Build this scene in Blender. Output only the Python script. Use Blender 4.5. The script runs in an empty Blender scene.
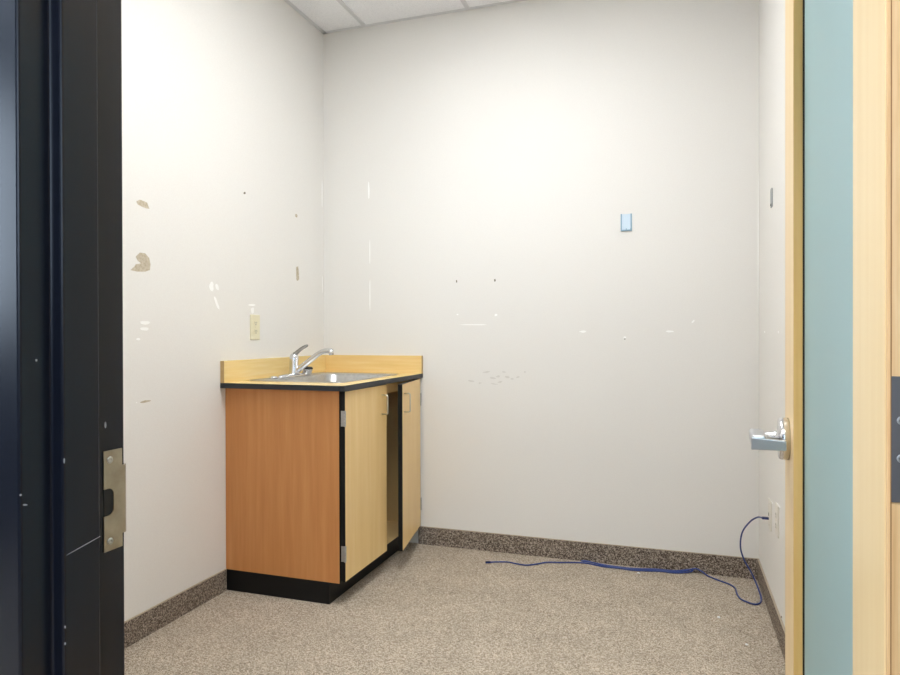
import bpy, bmesh, math, random
from mathutils import Vector, Matrix
random.seed(4)
S = bpy.context.scene
C = S.collection
PI = math.pi

# ------------------------------------------------------------------ room dimensions (metres)
XL, YB, XR = -1.868, 3.317, 0.3645       # left wall, back wall, right wall faces
CEIL = 2.81
YC, YF = 0.5372, 0.6840                    # corridor face / room face of the doorway wall
JL, JR = -0.679, 0.2348                  # door opening
DOOR_H = 2.134

# ------------------------------------------------------------------ materials
def lin(c):
    return tuple((v / 12.92 if v <= 0.04045 else ((v + 0.055) / 1.055) ** 2.4) for v in [x / 255.0 for x in c])
def mat(name, col, rough=0.6, metal=0.0, spec=0.5, coat=0.0):
    m = bpy.data.materials.new(name); m.use_nodes = True
    b = m.node_tree.nodes['Principled BSDF']
    b.inputs['Base Color'].default_value = (*lin(col), 1)
    b.inputs['Roughness'].default_value = rough
    b.inputs['Metallic'].default_value = metal
    b.inputs['Specular IOR Level'].default_value = spec
    b.inputs['Coat Weight'].default_value = coat
    return m
def nodes(m):
    return m.node_tree.nodes, m.node_tree.links, m.node_tree.nodes['Principled BSDF']
def speckle(m, cols, scale, bump=0.0, stretch=(1, 1, 1), detail=3.0, pos=(0.3, 0.5, 0.7), rough_noise=0.6, dist=0.002):
    n, l, b = nodes(m)
    tc = n.new('ShaderNodeTexCoord'); mp = n.new('ShaderNodeMapping'); mp.inputs['Scale'].default_value = stretch
    nz = n.new('ShaderNodeTexNoise'); nz.inputs['Scale'].default_value = scale; nz.inputs['Detail'].default_value = detail
    nz.inputs['Roughness'].default_value = rough_noise
    rp = n.new('ShaderNodeValToRGB'); e = rp.color_ramp.elements
    while len(e) < len(cols): e.new(0.5)
    for k, c in enumerate(cols):
        e[k].position = pos[k]; e[k].color = (*lin(c), 1)
    l.new(tc.outputs['Object'], mp.inputs['Vector']); l.new(mp.outputs['Vector'], nz.inputs['Vector'])
    l.new(nz.outputs['Fac'], rp.inputs['Fac']); l.new(rp.outputs['Color'], b.inputs['Base Color'])
    if bump:
        bp = n.new('ShaderNodeBump'); bp.inputs['Strength'].default_value = bump; bp.inputs['Distance'].default_value = dist
        l.new(nz.outputs['Fac'], bp.inputs['Height']); l.new(bp.outputs['Normal'], b.inputs['Normal'])
    return m
def carpet(name, dark, mid, light, scale):
    m = mat(name, mid, 0.95, 0, 0.1)
    n, l, b = nodes(m)
    tc = n.new('ShaderNodeTexCoord')
    mp = n.new('ShaderNodeMapping'); mp.inputs['Rotation'].default_value = (0, 0, 0.6); mp.inputs['Scale'].default_value = (1, 1.5, 1)
    vo = n.new('ShaderNodeTexVoronoi'); vo.inputs['Scale'].default_value = scale
    nz = n.new('ShaderNodeTexNoise'); nz.inputs['Scale'].default_value = 6.0; nz.inputs['Detail'].default_value = 4
    rp = n.new('ShaderNodeValToRGB'); e = rp.color_ramp.elements
    e.new(0.5)
    for k, (c, p) in enumerate(((dark, 0.12), (mid, 0.5), (light, 0.9))):
        e[k].position = p; e[k].color = (*lin(c), 1)
    sep = n.new('ShaderNodeSeparateColor')
    hs = n.new('ShaderNodeHueSaturation')
    mr = n.new('ShaderNodeMapRange'); mr.inputs['From Min'].default_value = 0.3; mr.inputs['From Max'].default_value = 0.7
    mr.inputs['To Min'].default_value = 0.93; mr.inputs['To Max'].default_value = 1.06
    bp = n.new('ShaderNodeBump'); bp.inputs['Strength'].default_value = 0.5; bp.inputs['Distance'].default_value = 0.003; bp.invert = True
    l.new(tc.outputs['Object'], mp.inputs['Vector']); l.new(mp.outputs['Vector'], vo.inputs['Vector']); l.new(tc.outputs['Object'], nz.inputs['Vector'])
    l.new(vo.outputs['Color'], sep.inputs['Color']); l.new(sep.outputs['Red'], rp.inputs['Fac'])
    l.new(nz.outputs['Fac'], mr.inputs['Value']); l.new(mr.outputs['Result'], hs.inputs['Value'])
    l.new(rp.outputs['Color'], hs.inputs['Color']); l.new(hs.outputs['Color'], b.inputs['Base Color'])
    l.new(vo.outputs['Distance'], bp.inputs['Height']); l.new(bp.outputs['Normal'], b.inputs['Normal'])
    return m
def emit(name, col, strength):
    m = bpy.data.materials.new(name); m.use_nodes = True
    n = m.node_tree.nodes; n.clear()
    e = n.new('ShaderNodeEmission'); e.inputs['Color'].default_value = (*col, 1); e.inputs['Strength'].default_value = strength
    o = n.new('ShaderNodeOutputMaterial'); m.node_tree.links.new(e.outputs[0], o.inputs['Surface'])
    return m

WALL = speckle(mat('wall_paint', (234, 233, 229), 0.62, 0, 0.3), [(233, 231, 227), (236, 235, 231)], 240.0, 0.10, pos=(0.35, 0.65), dist=0.001)
CEILM = speckle(mat('ceiling_tile', (228, 228, 226), 0.95, 0, 0.1), [(232, 233, 236), (245, 246, 249), (250, 251, 253)], 260.0, 0.25, pos=(0.34, 0.46, 0.7), dist=0.002)
GRIDM = mat('ceiling_grid_white', (218, 219, 222), 0.45)
CARPET = carpet('carpet', (132, 118, 103), (179, 166, 148), (216, 205, 188), 290.0)
BASEC = carpet('base_carpet', (84, 74, 65), (126, 114, 103), (184, 172, 158), 240.0)
BIND = mat('base_binding', (176, 164, 146), 0.9, 0, 0.1)
BLACK = speckle(mat('black_frame_paint', (18, 22, 33), 0.26, 0, 0.4), [(16, 20, 31), (20, 24, 35)], 40, 0.0, pos=(0.3, 0.7))
BLACKLAM = mat('black_laminate', (10, 10, 12), 0.5, 0, 0.3)
CHERRY = speckle(mat('cherry_laminate', (198, 134, 82), 0.42, 0, 0.4), [(196, 131, 76), (204, 140, 84), (211, 150, 94)], 5.0, 0.0, stretch=(6, 6, 0.35), detail=4, pos=(0.3, 0.5, 0.7))
MAPLE = speckle(mat('maple_laminate', (226, 196, 138), 0.38, 0, 0.4), [(234, 199, 136), (238, 204, 142), (242, 210, 152)], 5.0, 0.0, stretch=(6, 6, 0.35), detail=4, pos=(0.3, 0.5, 0.7))
MAPLETOP = speckle(mat('maple_countertop', (234, 204, 140), 0.24, 0, 0.4), [(236, 206, 140), (240, 212, 148), (244, 219, 160)], 6.0, 0.0, stretch=(5, 0.7, 12), detail=6, pos=(0.3, 0.5, 0.7))
MAPLETOPX = speckle(mat('maple_backsplash', (234, 204, 140), 0.36, 0, 0.4), [(234, 200, 132), (239, 207, 142), (243, 214, 154)], 6.0, 0.0, stretch=(0.7, 5, 12), detail=6, pos=(0.3, 0.5, 0.7))
MAPLEEND = mat('maple_edge', (196, 164, 112), 0.5)
DOORWOOD = speckle(mat('door_maple', (232, 204, 152), 0.35, 0, 0.5), [(234, 204, 150), (238, 211, 160), (242, 217, 170)], 4.0, 0.0, stretch=(6, 6, 0.35), detail=4, pos=(0.28, 0.5, 0.72))
DOOREDGE = speckle(mat('door_edge_maple', (226, 188, 134), 0.45, 0, 0.4), [(210, 166, 112), (226, 186, 134), (234, 200, 152)], 10.0, 0.0, stretch=(12, 12, 0.5), detail=6, pos=(0.3, 0.5, 0.7))
STOPM = speckle(mat('glazing_stop_maple', (240, 200, 128), 0.4), [(234, 192, 116), (240, 200, 128), (244, 208, 140)], 5.0, 0.0, stretch=(8, 8, 0.4), pos=(0.3, 0.5, 0.7))
GROOVE = mat('edge_band_line', (150, 104, 56), 0.7)
GASKET = mat('glazing_gasket', (46, 40, 34), 0.6)
STEEL = speckle(mat('stainless_steel', (204, 204, 203), 0.34, 1.0), [(188, 188, 187), (204, 204, 202)], 60, 0, pos=(0.3, 0.7))
CHROME = mat('chrome', (222, 223, 226), 0.2, 1.0)
SATIN = mat('satin_chrome', (206, 209, 214), 0.34, 1.0)
NICKEL = mat('satin_nickel_pull', (214, 208, 196), 0.3, 1.0)
STRIKEM = speckle(mat('strike_steel', (176, 164, 146), 0.36, 1.0), [(164, 151, 132), (188, 178, 160)], 30, 0, pos=(0.3, 0.7))
HINGEM = mat('hinge_dark_steel', (100, 98, 99), 0.5, 0.5)
HINGEG = mat('hinge_grey_steel', (178, 178, 178), 0.4, 0.9)
RUBBER = mat('black_rubber', (24, 24, 24), 0.6)
IVORY = mat('ivory_plastic', (232, 226, 196), 0.35)
WHITEP = mat('white_plastic', (228, 224, 214), 0.35)
SLOT = mat('dark_slot', (70, 66, 56), 0.7)
BLUECABLE = mat('blue_cable', (50, 70, 134), 0.32)
PLUGM = mat('clear_blue_plug', (44, 54, 104), 0.25)
BLUEBOX = mat('blue_box_plastic', (212, 230, 244), 0.4)
BLUERIM = mat('blue_box_rim', (142, 176, 198), 0.4)
GREYM = mat('grey_metal', (158, 162, 164), 0.6, 0.1)
BAREM = speckle(mat('bare_drywall_paper', (196, 186, 166), 0.9, 0, 0.1), [(184, 172, 150), (206, 197, 178)], 90, 0, pos=(0.35, 0.65))
SPACK = mat('white_spackle', (255, 255, 253), 0.9, 0, 0.1)
HOLEM = mat('nail_hole_dark', (132, 126, 114), 0.9, 0, 0.1)
SCUFF = mat('grey_scuff', (220, 218, 213), 0.8, 0, 0.2)
CHIP = mat('chipped_paint', (150, 152, 156), 0.6)
SCREW = mat('screw_steel', (196, 194, 188), 0.3, 1.0)
CORRW = mat('corridor_paint', (74, 78, 86), 0.6)  # unseen walls, kept dark for the black frame's reflections
LAMP = emit('troffer_glow', (0.985, 0.985, 0.99), 15.0)
LAMPFILL = emit('added_corridor_glow', (1.0, 0.98, 0.95), 17.0)  # added glow that lights the door, glass and frame from outside
DAYFILL = emit('added_daylight_glow', (0.70, 0.84, 1.0), 11.0)  # added glow for bluish reflections in the frame paint

DAYFILL2 = emit('added_daylight_glow_wall', (0.66, 0.82, 1.0), 6.0)  # added glow for blue highlights on the frame's rounded edges

# frosted pane of the door: a slightly glossy, translucent sheet
GLASS = bpy.data.materials.new('frosted_glass'); GLASS.use_nodes = True
_n, _l = GLASS.node_tree.nodes, GLASS.node_tree.links
_b = _n['Principled BSDF']; _b.inputs['Base Color'].default_value = (*lin((202, 228, 230)), 1); _b.inputs['Roughness'].default_value = 0.42
_t = _n.new('ShaderNodeBsdfTranslucent'); _t.inputs['Color'].default_value = (*lin((190, 230, 236)), 1)
_m = _n.new('ShaderNodeMixShader'); _m.inputs['Fac'].default_value = 0.4
_l.new(_b.outputs[0], _m.inputs[1]); _l.new(_t.outputs[0], _m.inputs[2])
_l.new(_m.outputs[0], _n['Material Output'].inputs['Surface'])

# ------------------------------------------------------------------ mesh helpers (all in world coordinates)
def merge(bm, b2, M=None):
    if M is not None: bmesh.ops.transform(b2, matrix=M, verts=b2.verts[:])
    vm = {}
    for v in b2.verts: vm[v] = bm.verts.new(v.co)
    for f in b2.faces:
        try:
            nf = bm.faces.new([vm[v] for v in f.verts]); nf.smooth = f.smooth
        except ValueError: pass
    b2.free()
def box(bm, x0, x1, y0, y1, z0, z1, bev=0.0, M=None, seg=2):
    b = bmesh.new(); bmesh.ops.create_cube(b, size=1.0)
    for v in b.verts:
        v.co = Vector(((x0 + x1) / 2 + v.co.x * (x1 - x0), (y0 + y1) / 2 + v.co.y * (y1 - y0), (z0 + z1) / 2 + v.co.z * (z1 - z0)))
    if bev: bmesh.ops.bevel(b, geom=b.edges[:], offset=bev, segments=seg, profile=0.5, affect='EDGES')
    merge(bm, b, M)
def prism(bm, poly, axis, a, b, bev=0.0, M=None, smooth=False):
    """poly of 2-D points extruded along axis 'x','y' or 'z' from a to b"""
    def P(q, t):
        return {'x': (t, q[0], q[1]), 'y': (q[0], t, q[1]), 'z': (q[0], q[1], t)}[axis]
    t = bmesh.new()
    lo = [t.verts.new(P(q, a)) for q in poly]; hi = [t.verts.new(P(q, b)) for q in poly]
    t.faces.new(lo); t.faces.new(hi[::-1])
    n = len(poly); side = []
    for i in range(n):
        f = t.faces.new((lo[i], hi[i], hi[(i + 1) % n], lo[(i + 1) % n])); f.smooth = smooth
    bmesh.ops.recalc_face_normals(t, faces=t.faces[:])
    if bev:
        es = [e for e in t.edges if abs((e.verts[0].co - e.verts[1].co).length - abs(b - a)) < 1e-5]
        bmesh.ops.bevel(t, geom=es, offset=bev, segments=3, profile=0.5, affect='EDGES')
    merge(bm, t, M)
def tube(bm, pts, r, seg=12, M=None, caps=True):
    """round tube along points; r may be a list of radii"""
    pts = [Vector(p) for p in pts]; n = len(pts)
    rs = r if isinstance(r, (list, tuple)) else [r] * n
    t = bmesh.new(); rings = []; up = None
    for i in range(n):
        d = (pts[min(i + 1, n - 1)] - pts[max(i - 1, 0)]).normalized()
        if up is None:
            up = Vector((0, 0, 1)) if abs(d.z) < 0.9 else Vector((1, 0, 0))
        a = (up - d * up.dot(d)).normalized(); bb = d.cross(a); up = a
        rings.append([t.verts.new(pts[i] + (a * math.cos(2 * PI * k / seg) + bb * math.sin(2 * PI * k / seg)) * rs[i]) for k in range(seg)])
    for i in range(n - 1):
        for k in range(seg):
            f = t.faces.new((rings[i][k], rings[i][(k + 1) % seg], rings[i + 1][(k + 1) % seg], rings[i + 1][k])); f.smooth = True
    if caps:
        t.faces.new(rings[0][::-1]); t.faces.new(rings[-1])
    bmesh.ops.recalc_face_normals(t, faces=t.faces[:])
    merge(bm, t, M)
def lathe(bm, prof, base, axis, seg=28, M=None):
    """prof: (radius, height) pairs turned about axis through base"""
    ax = Vector(axis).normalized(); base = Vector(base)
    u = Vector((0, 0, 1)) if abs(ax.z) < 0.9 else Vector((1, 0, 0))
    a = (u - ax * u.dot(ax)).normalized(); bb = ax.cross(a)
    t = bmesh.new(); rings = []
    for r, h in prof:
        rings.append([t.verts.new(base + ax * h + (a * math.cos(2 * PI * k / seg) + bb * math.sin(2 * PI * k / seg)) * max(r, 1e-5)) for k in range(seg)])
    for i in range(len(prof) - 1):
        for k in range(seg):
            f = t.faces.new((rings[i][k], rings[i][(k + 1) % seg], rings[i + 1][(k + 1) % seg], rings[i + 1][k])); f.smooth = True
    t.faces.new(rings[0][::-1]); t.faces.new(rings[-1])
    bmesh.ops.remove_doubles(t, verts=t.verts[:], dist=1e-6)
    bmesh.ops.recalc_face_normals(t, faces=t.faces[:])
    merge(bm, t, M)
def smooth_path(pts, k=8):
    """Catmull-Rom through points"""
    P = [Vector(p) for p in pts]; out = []
    for i in range(len(P) - 1):
        p0, p1, p2, p3 = P[max(i - 1, 0)], P[i], P[i + 1], P[min(i + 2, len(P) - 1)]
        for j in range(k):
            t = j / k
            out.append(0.5 * (2 * p1 + (p2 - p0) * t + (2 * p0 - 5 * p1 + 4 * p2 - p3) * t * t + (3 * p1 - p0 - 3 * p2 + p3) * t ** 3))
    out.append(P[-1]); return out
def rrect(x0, x1, y0, y1, r, n=6):
    o = []
    for cx, cy, s in ((x1 - r, y1 - r, 0), (x0 + r, y1 - r, 1), (x0 + r, y0 + r, 2), (x1 - r, y0 + r, 3)):
        for k in range(n + 1):
            a = PI / 2 * (s + k / n); o.append((cx + r * math.cos(a), cy + r * math.sin(a)))
    return o
def root_of(o):
    while o.parent: o = o.parent
    return o
def obj(name, bm, m, parent=None, autosmooth=True):
    me = bpy.data.meshes.new(name)
    if parent is not None:
        L = root_of(parent).location
        bmesh.ops.translate(bm, vec=-L, verts=bm.verts[:])
    bm.to_mesh(me); bm.free()
    o = bpy.data.objects.new(name, me); C.objects.link(o); me.materials.append(m)
    if parent is not None: o.parent = parent
    return o
def tag(o, label=None, cat=None, group=None, kind=None):
    for k, v in (('label', label), ('category', cat), ('group', group), ('kind', kind)):
        if v: o[k] = v
    return o
def empty(name, loc, label=None, cat=None, group=None, kind=None):
    o = bpy.data.objects.new(name, None); C.objects.link(o); o.location = loc; o.empty_display_size = 0.1
    return tag(o, label, cat, group, kind)
def copy_tree(o, parent=None):
    c = o.copy(); C.objects.link(c)
    if parent is not None: c.parent = parent
    for ch in list(o.children): copy_tree(ch, c)
    return c
def new(): return bmesh.new()

# ------------------------------------------------------------------ marks on the walls: outlines in wall coordinates
MARKS_LEFT = [
    ('paint_chip', 'bare', [(1.9417, 1.6102), (1.9577, 1.6197), (1.9838, 1.6167), (1.9937, 1.6151), (1.9983, 1.6045), (2.0049, 1.5947), (1.9902, 1.5930), (1.9641, 1.5963), (1.9480, 1.6002)]),
    ('paint_chip', 'bare', [(1.9373, 1.4071), (1.9566, 1.4240), (1.9826, 1.4245), (2.0024, 1.4093), (2.0090, 1.3849), (2.0055, 1.3645), (1.9822, 1.3564), (1.9433, 1.3530), (1.9118, 1.3560), (1.9307, 1.3699), (1.9371, 1.3793), (1.9628, 1.3853), (1.9468, 1.3934)]),
    ('white_patch', 'spackle', [(2.3679, 1.3270), (2.3698, 1.3150), (2.3633, 1.3064), (2.3552, 1.3075), (2.3492, 1.3107), (2.3445, 1.3165), (2.3412, 1.3252), (2.3441, 1.3348), (2.3493, 1.3410), (2.3554, 1.3470), (2.3634, 1.3467), (2.3695, 1.3388)]),
    ('white_patch', 'spackle', [(2.4019, 1.3289), (2.4036, 1.3227), (2.4041, 1.3159), (2.3998, 1.3127), (2.3937, 1.3148), (2.3877, 1.3174), (2.3839, 1.3241), (2.3816, 1.3308), (2.3826, 1.3368), (2.3868, 1.3396), (2.3925, 1.3397), (2.3979, 1.3346)]),
    ('white_patch', 'spackle', [(2.3957, 1.2591), (2.4055, 1.2427), (2.4086, 1.2302), (2.4028, 1.2323), (2.3987, 1.2325), (2.3909, 1.2403), (2.3818, 1.2554), (2.3745, 1.2711), (2.3723, 1.2818), (2.3751, 1.2844), (2.3797, 1.2837), (2.3880, 1.2738)]),
    ('white_patch', 'spackle', [(2.0039, 1.1661), (2.0000, 1.1629), (1.9925, 1.1603), (1.9811, 1.1588), (1.9696, 1.1599), (1.9598, 1.1619), (1.9587, 1.1654), (1.9563, 1.1695), (1.9678, 1.1722), (1.9811, 1.1719), (1.9930, 1.1718), (2.0037, 1.1698)]),
    ('white_patch', 'spackle', [(1.9986, 1.1428), (1.9953, 1.1401), (1.9905, 1.1368), (1.9775, 1.1373), (1.9674, 1.1380), (1.9597, 1.1398), (1.9584, 1.1425), (1.9561, 1.1458), (1.9650, 1.1483), (1.9776, 1.1484), (1.9909, 1.1488), (1.9971, 1.1457)]),
    ('white_patch', 'spackle', [(1.9573, 1.1056), (1.9557, 1.1035), (1.9530, 1.1013), (1.9476, 1.1007), (1.9427, 1.1018), (1.9380, 1.1032), (1.9379, 1.1057), (1.9400, 1.1077), (1.9432, 1.1093), (1.9477, 1.1099), (1.9519, 1.1091), (1.9547, 1.1075)]),
    ('paint_chip', 'bare', [(2.0086, 0.8741), (2.0046, 0.8714), (1.9920, 0.8698), (1.9818, 0.8688), (1.9700, 0.8681), (1.9602, 0.8691), (1.9550, 0.8711), (1.9588, 0.8736), (1.9685, 0.8756), (1.9797, 0.8772), (1.9903, 0.8764), (2.0000, 0.8758)]),
    ('nail_hole', 'hole', [(2.5962, 1.7721), (2.5959, 1.7688), (2.5930, 1.7660), (2.5892, 1.7654), (2.5858, 1.7652), (2.5824, 1.7661), (2.5816, 1.7691), (2.5834, 1.7722), (2.5864, 1.7741), (2.5892, 1.7758), (2.5929, 1.7766), (2.5958, 1.7751)]),
    ('paint_chip', 'bare', [(3.0398, 1.7425), (3.0381, 1.7366), (3.0339, 1.7322), (3.0286, 1.7320), (3.0246, 1.7328), (3.0199, 1.7340), (3.0199, 1.7391), (3.0191, 1.7446), (3.0236, 1.7488), (3.0287, 1.7500), (3.0333, 1.7495), (3.0364, 1.7465)]),
    ('paint_chip', 'bare', [(3.0250, 1.4729), (3.0445, 1.4784), (3.0512, 1.4492), (3.0539, 1.4127), (3.0401, 1.4012), (3.0295, 1.4056), (3.0268, 1.4366)]),
    ('white_patch', 'spackle', [(2.6680, 1.2603), (2.6627, 1.2583), (2.6590, 1.2556), (2.6416, 1.2546), (2.6285, 1.2554), (2.6144, 1.2558), (2.6173, 1.2582), (2.6140, 1.2603), (2.6268, 1.2623), (2.6416, 1.2636), (2.6568, 1.2636), (2.6674, 1.2624)]),
    ('white_patch', 'spackle', [(2.6560, 1.2340), (2.6574, 1.2256), (2.6510, 1.2220), (2.6452, 1.2192), (2.6399, 1.2222), (2.6357, 1.2267), (2.6351, 1.2333), (2.6330, 1.2419), (2.6398, 1.2453), (2.6454, 1.2465), (2.6524, 1.2484), (2.6573, 1.2423)]),
    ('white_patch', 'spackle', [(3.3011, 1.9135), (3.3004, 1.8758), (3.2992, 1.8335), (3.2969, 1.8353), (3.2950, 1.8443), (3.2939, 1.8749), (3.2937, 1.9120), (3.2944, 1.9498), (3.2960, 1.9763), (3.2978, 1.9830), (3.2994, 1.9691), (3.3013, 1.9559)]),
    ('white_patch', 'spackle', [(3.3014, 1.3984), (3.3008, 1.3753), (3.2991, 1.3611), (3.2972, 1.3535), (3.2950, 1.3542), (3.2939, 1.3751), (3.2933, 1.3979), (3.2936, 1.4242), (3.2954, 1.4437), (3.2978, 1.4482), (3.3000, 1.4431), (3.3007, 1.4191)]),
    ('white_patch', 'spackle', [(1.9414, 0.8727), (1.9408, 0.8716), (1.9394, 0.8712), (1.9381, 0.8705), (1.9364, 0.8710), (1.9357, 0.8722), (1.9351, 0.8733), (1.9356, 0.8744), (1.9369, 0.8748), (1.9381, 0.8748), (1.9395, 0.8747), (1.9404, 0.8738)]),
]
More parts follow.
